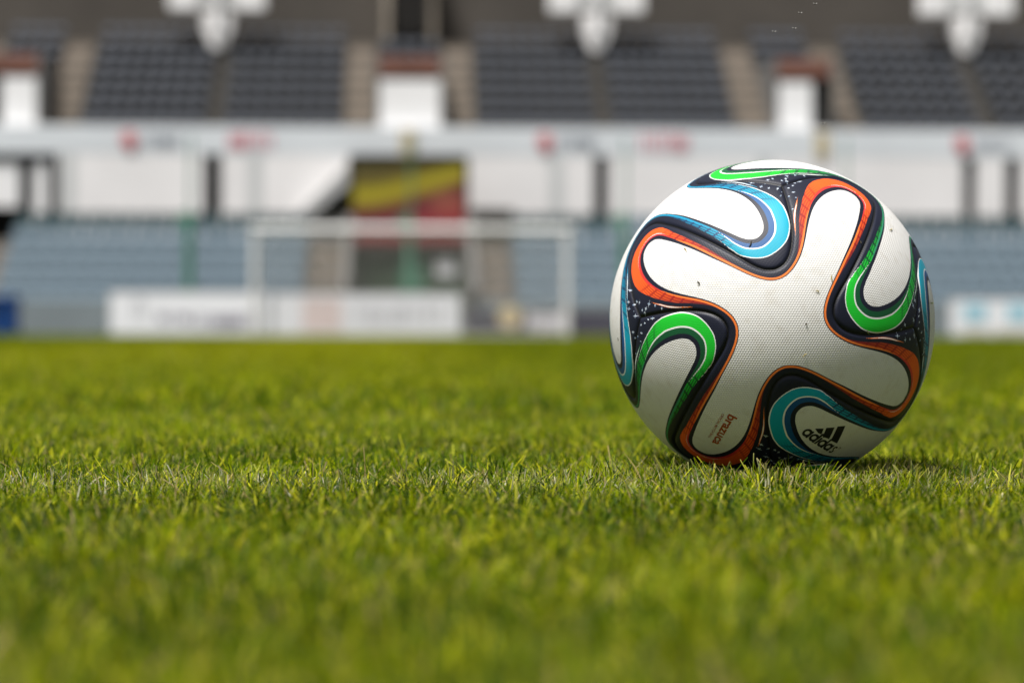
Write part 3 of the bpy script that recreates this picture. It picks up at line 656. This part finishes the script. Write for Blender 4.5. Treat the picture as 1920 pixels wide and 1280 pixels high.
for u in (407, 1118, 1811):
    Y = 76.3; x = ax(u, Y); zb_ = az(86, Y)
    st = MB(); st.prism([(x-.22, zb_-.15), (x+.22, zb_-.15), (x+.5, zb_+.55), (x+.5, 10.6), (x-.5, 10.6), (x-.5, zb_+.55)], Y, Y+.4)
    so = st.build('roof_column', mat('column_concrete', (.80, .785, .785), .7, .06, 1), gs, .03)
    for sx in (-1, 1):
        xa, xb = sorted((x+sx*.62, x+sx*1.58)); MB().box(xa, xb, Y-.15, Y+.4, az(24, Y), 12.6).build('floodlight_box', M['white'], so, .06)
    MB().box(x-.62, x+.62, Y+.02, Y+.3, az(14, Y), 13.0).build('column_head', M['pil'], so)
    MB().box(x-.075, x+.075, Y-.2, Y-.003, az(62, Y), 12.8).build('rib', M['white'], so)

# ================================================================== SIGNS, BANNER
def sign(u, red, lab, cat, grp):
    Y = FY-.03; x = ax(u, Y); t = thing('fascia_sign', (x, Y, az(290, Y)), lab, cat, grp)
    return t, Y
for u, where in ((241, 'left end'), (1021, 'right of the tunnel'), (1803, 'right end')):
    t, Y = sign(u, 1, 'red round emblem with grey lettering on the pale fascia, '+where, 'sign', 'red emblems on the fascia')
    b = MB(); b.disc(ax(u, Y), az(264, Y), .235, Y-.03, Y+.027).disc(ax(u+2, Y), az(272, Y), .18, Y-.032, Y-.031+.0, 16); b.build('emblem', M['signred'], t)
    b = MB()
    for (u0, u1, v0, v1) in strokes(u+24, u+98, 252, 276, 7, u): b.box(ax(u0, Y), ax(u1, Y), Y, Y+.027, az(v1, Y), az(v0, Y))
    b.build('lettering', M['signgrey'], t)
for u, where in ((470, 'left of the tunnel'), (1243, 'right of the tunnel')):
    t, Y = sign(u, 0, 'pink red lettering on the pale fascia '+where, 'sign', 'pink red lettering on the fascia')
    b = MB()
    for (u0, u1, v0, v1) in strokes(u-42, u+46, 248, 279, 6, u+5): b.box(ax(u0, Y), ax(u1+2, Y), Y, Y+.027, az(v1, Y), az(v0, Y))
    b.build('lettering', M['signpink'], t)
for u, where in ((765, 'above the tunnel banner'), (1541, 'above the ball')):
    Y = FY-.06; b = MB(); b.box(ax(u-13, Y), ax(u+13, Y), Y, Y+.058, az(292, Y), az(243, Y)); o = b.build('wall_plaque', M['plaque'], None, .01)
    tag(o, 'small beige plaque on the white fascia '+where, 'plaque', 'beige plaques on the fascia')
# banner: yellow swoosh over dark red, a printed cloth
YN = 70.6; x0, x1 = ax(660, YN), ax(871, YN); z0, z1 = az(455, YN), az(303, YN)
bm_ = bpy.data.materials.new('banner_print'); bm_.use_nodes = True; N, L = link_tree(bm_); p = N['Principled BSDF']; p.inputs['Roughness'].default_value = .7
tc = N.new('ShaderNodeTexCoord'); sp_ = N.new('ShaderNodeSeparateXYZ'); L.new(tc.outputs['Generated'], sp_.inputs[0])
nz = N.new('ShaderNodeTexNoise'); nz.inputs['Scale'].default_value = 2.5; L.new(tc.outputs['Generated'], nz.inputs['Vector'])
def mth(op, a, b=None, c=None):
    n_ = N.new('ShaderNodeMath'); n_.operation = op
    for i, q in enumerate((a, b, c)):
        if q is None: continue
        if isinstance(q, (int, float)): n_.inputs[i].default_value = q
        else: L.new(q, n_.inputs[i])
    return n_.outputs[0]
hgt_ = mth('ADD', mth('SUBTRACT', sp_.outputs[2], mth('MULTIPLY', mth('POWER', sp_.outputs[0], 1.6), .34)), mth('MULTIPLY', mth('SUBTRACT', nz.outputs['Fac'], .5), .10))
cr_ = N.new('ShaderNodeValToRGB'); L.new(hgt_, cr_.inputs[0]); E_r = cr_.color_ramp
stops = [(0, (.28, .03, .035)), (.10, (.30, .035, .04)), (.26, (.14, .014, .022)), (.38, (.13, .025, .02)), (.45, (.24, .17, .012)), (.53, (.36, .30, .004)), (.62, (.33, .28, .004)), (.72, (.11, .08, .006)), (.90, (.09, .07, .01)), (1, (.03, .03, .008))]
E_r.elements[0].position = 0; E_r.elements[0].color = (*stops[0][1], 1); E_r.elements[1].position = 1; E_r.elements[1].color = (*stops[-1][1], 1)
for q, c_ in stops[1:-1]:
    el = E_r.elements.new(q); el.color = (*c_, 1)
mr = N.new('ShaderNodeMix'); mr.data_type = 'RGBA'
dx_ = mth('SUBTRACT', sp_.outputs[0], .84); dz_ = mth('MULTIPLY', mth('SUBTRACT', sp_.outputs[2], .50), 1.5)
rr_ = mth('SQRT', mth('ADD', mth('MULTIPLY', dx_, dx_), mth('MULTIPLY', dz_, dz_)))
ms_ = N.new('ShaderNodeMapRange'); ms_.inputs['From Min'].default_value = .22; ms_.inputs['From Max'].default_value = .06; L.new(rr_, ms_.inputs['Value'])
L.new(ms_.outputs[0], mr.inputs['Factor']); L.new(cr_.outputs[0], mr.inputs['A']); mr.inputs['B'].default_value = (.30, .085, .05, 1); L.new(mr.outputs['Result'], p.inputs['Base Color'])
bt = thing('tunnel_banner', ((x0+x1)/2, YN, z0), 'large printed banner with a yellow sweep over dark red above the tunnel', 'banner')
bme = MB(); nxs = 24
bme.box(x0, x1, YN, YN+.03, z0, z1); bme.build('cloth', bm_, bt)
fb = MB(); fb.box(x0-.12, x0-.002, YN-.03, YN+.06, z0, z1+.1).box(x1+.002, x1+.12, YN-.03, YN+.06, z0, z1+.1).box(x0-.002, x1+.002, YN-.03, YN+.06, z1+.002, z1+.1); fb.build('frame', M['dark'], bt)
gt = thing('tunnel_gate', (0, 68.4, 0), 'dark green double gate closing the tunnel behind the goal', 'gate')
for xa, xb in ((-1.6, -.01), (.01, 1.6)): MB().box(xa, xb, 68.5, 68.56, .0, 2.55).build('gate_leaf', M['gatedark'], gt, .01)
MB().box(-.28, .42, 68.44, 68.498, .3, 2.3).build('green_panel', M['green'], gt, .01)
MB().box(.78, 1.35, 68.44, 68.498, 1.75, 2.3).build('notice', M['board'], gt, .01)

# ================================================================== SEATS
def seat_mesh(name, m, prof_, w=.215):
    b = MB()
    cols = [(-1, .012), (-.8, 0), (0, -.012), (.8, 0), (1, .012)]
    b.v = []; 
    for off in (0, .022):
        for (yy, zz) in prof_:
            for (cx_, lift) in cols: b.v.append((w*cx_*(1 if zz < prof_[-1][1]-.03 else .9), yy+off*(1 if zz > .5 else .2)-lift*(1 if zz > .5 else 0), zz+lift*(1 if zz < .5 else 0)-off*(1 if zz < .5 else .2)))
    R0, C0 = len(prof_), len(cols); idx = lambda s, r, c: s*R0*C0+r*C0+c
    for r in range(R0-1):
        for c in range(C0-1):
            b.f.append((idx(0, r, c), idx(0, r, c+1), idx(0, r+1, c+1), idx(0, r+1, c))); b.f.append((idx(1, r, c), idx(1, r+1, c), idx(1, r+1, c+1), idx(1, r, c+1)))
        for c, fl in ((0, 0), (C0-1, 1)):
            q = (idx(0, r, c), idx(0, r+1, c), idx(1, r+1, c), idx(1, r, c)); b.f.append(q if not fl else q[::-1])
    for c in range(C0-1):
        b.f.append((idx(0, R0-1, c), idx(0, R0-1, c+1), idx(1, R0-1, c+1), idx(1, R0-1, c))); b.f.append((idx(0, 0, c), idx(1, 0, c), idx(1, 0, c+1), idx(0, 0, c+1)))
    b.box(-.03, .03, -.02, .12, 0, .42)
    me_ = bpy.data.meshes.new(name); me_.from_pydata(b.v, [], b.f); me_.validate(); me_.materials.append(m); return me_
PAN = [(-.20, .40), (-.215, .43), (-.19, .45), (0, .425), (.14, .44)]
sm_b = seat_mesh('stadium_seat', M['seat_blue'], PAN+[(.185, .50), (.215, .66), (.225, .78), (.215, .815)])
sm_t = seat_mesh('stadium_seat', mat('dark_teal_seat_plastic', (.045, .075, .082), .7, .12, 1.3, 0, .2), PAN+[(.185, .50), (.215, .66), (.225, .78), (.215, .815)])
sm_d = seat_mesh('stadium_seat', M['seat_dark'], PAN+[(.19, .50), (.24, .58), (.29, .66), (.285, .69)], .185)
def place_seat(me_, x, y, z, label, group):
    o = bpy.data.objects.new('stadium_seat', me_); COL.objects.link(o); o.location = (x, y, z); tag(o, label, 'seat', group); return o
ORD = ['front', 'second', 'third', 'fourth', 'fifth', 'sixth', 'seventh', 'top']
rj = random.Random(11); behind = []; nlow = 0
for (x0, x1, where) in ((-10.95, -2.85, 'left of the tunnel'), (2.85, 10.95, 'between the tunnel and the right stairs'), (12.35, 17.6, 'right of the ball')):
    k = int((x1-x0)/.475); st_ = (x1-x0)/k
    for i in range(LR):
        rn = ORD[i] if i < LR-1 else 'top'
        for j in range(k):
            sx = x0+st_*(j+.5)+rj.uniform(-.006, .006); sy, sz = LY+LD*i+.18, LZ+LH*i
            if 5.75 < sx < 13.3: behind.append((sx, sy, sz)); continue
            topr = i == LR-1; nlow += 1; place_seat(sm_t if topr else sm_b, sx, sy, sz, ('dark teal' if topr else 'blue grey')+' seat in the %s lower tier row, %s' % (rn, where), '%s row of %s seats %s' % (rn, 'dark teal' if topr else 'blue grey', where))
def mass(pts, me_, name, m, label):
    base_v = [tuple(v.co) for v in me_.vertices]; base_f = [tuple(p.vertices) for p in me_.polygons]; b_ = MB()
    for x, y, z in pts:
        b = len(b_.v); b_.v += [(vx+x, vy+y, vz+z) for vx, vy, vz in base_v]; b_.f += [tuple(b+k for k in f) for f in base_f]
    tag(b_.build(name, m), label, 'seats', kind='stuff')
mass(behind, sm_b, 'lower_seats_behind_ball', M['seat_blue'], 'blue grey lower tier seats mostly hidden behind the ball')
UB = [(-13.2, -11.4, 'above the left white doorway', range(5, 8)), (-10.2, -6.4, 'beside the left stairs', range(8)), (-5.8, -2.15, 'left of the middle stairs', range(8)), (-.98, .98, 'above the middle white doorway', range(5, 7)),
      (2.15, 5.8, 'right of the middle stairs', range(8)), (6.4, 10.2, 'left of the right stairs', range(8)), (11.4, 13.2, 'above the right white doorway', range(5, 8)), (14.4, 18.05, 'right of the right stairs', range(8)), (18.65, 20.9, 'at the right edge', range(8))]
cand = []
for (x0, x1, where, rows_) in UB:
    k = int(round((x1-x0)/.5)); st_ = (x1-x0)/k
    for i in rows_:
        for j in range(k): cand.append((UY+UD*i+.2, x0+st_*(j+.5), i, where))
cand.sort(key=lambda c: (c[0], abs(c[1])))
CAP = 300-nlow
rest = []
for q, (y, x, i, where) in enumerate(cand):
    z = UZ+UH*i
    if q < CAP: place_seat(sm_d, x, y, z, 'dark grey seat in the %s upper tier row, %s' % (ORD[i], where), '%s row of dark grey seats %s' % (ORD[i], where))
    else: rest.append((x, y, z))
mass(rest, sm_d, 'upper_rear_seats', M['seat_dark'], 'mass of dark grey seats in the rear rows of the upper tier')
print('seats', len(cand))

# ================================================================== FLYING INSECTS
for u, v, lab in ((1528, 8, 'tiny dark insect in flight at the top edge, highest of the swarm'), (1500, 25, 'tiny dark insect in flight under the top one'), (1489, 54, 'tiny insect in flight with pale spread wings'), (1451, 60, 'tiny insect in flight, leftmost above the ball'), (1543, 232, 'tiny insect in flight just above the ball')):
    c = at(u, v, 1.46); t = thing('flying_insect', c, lab, 'insect', 'insects flying above the ball')
    a0 = rc.uniform(-.4, .4); d = Vector((math.cos(a0), .3, math.sin(a0)*.6)).normalized()*.0008
    MB().tube(c-d, c+d*.2, .00018, 8, .00028).tube(c+d*.2, c+d, .00028, 8, .00012).build('body', M['insect'], t)
    for s in (-1, 1):
        wv = MB(); w0 = c+d*.2; tipv = w0+Vector((s*.0016, .0004*s, .0007)); mid = (w0+tipv)/2
        wv.v = [tuple(w0), tuple(mid+Vector((0, .0002, .0003))), tuple(tipv), tuple(mid-Vector((0, .0002, .0003))), tuple(mid+Vector((0, -.0002, 0)))]
        wv.f = [(0, 1, 4), (1, 2, 4), (2, 3, 4), (3, 0, 4), (0, 3, 2, 1)]; wv.build('wing', M['wing'], t)
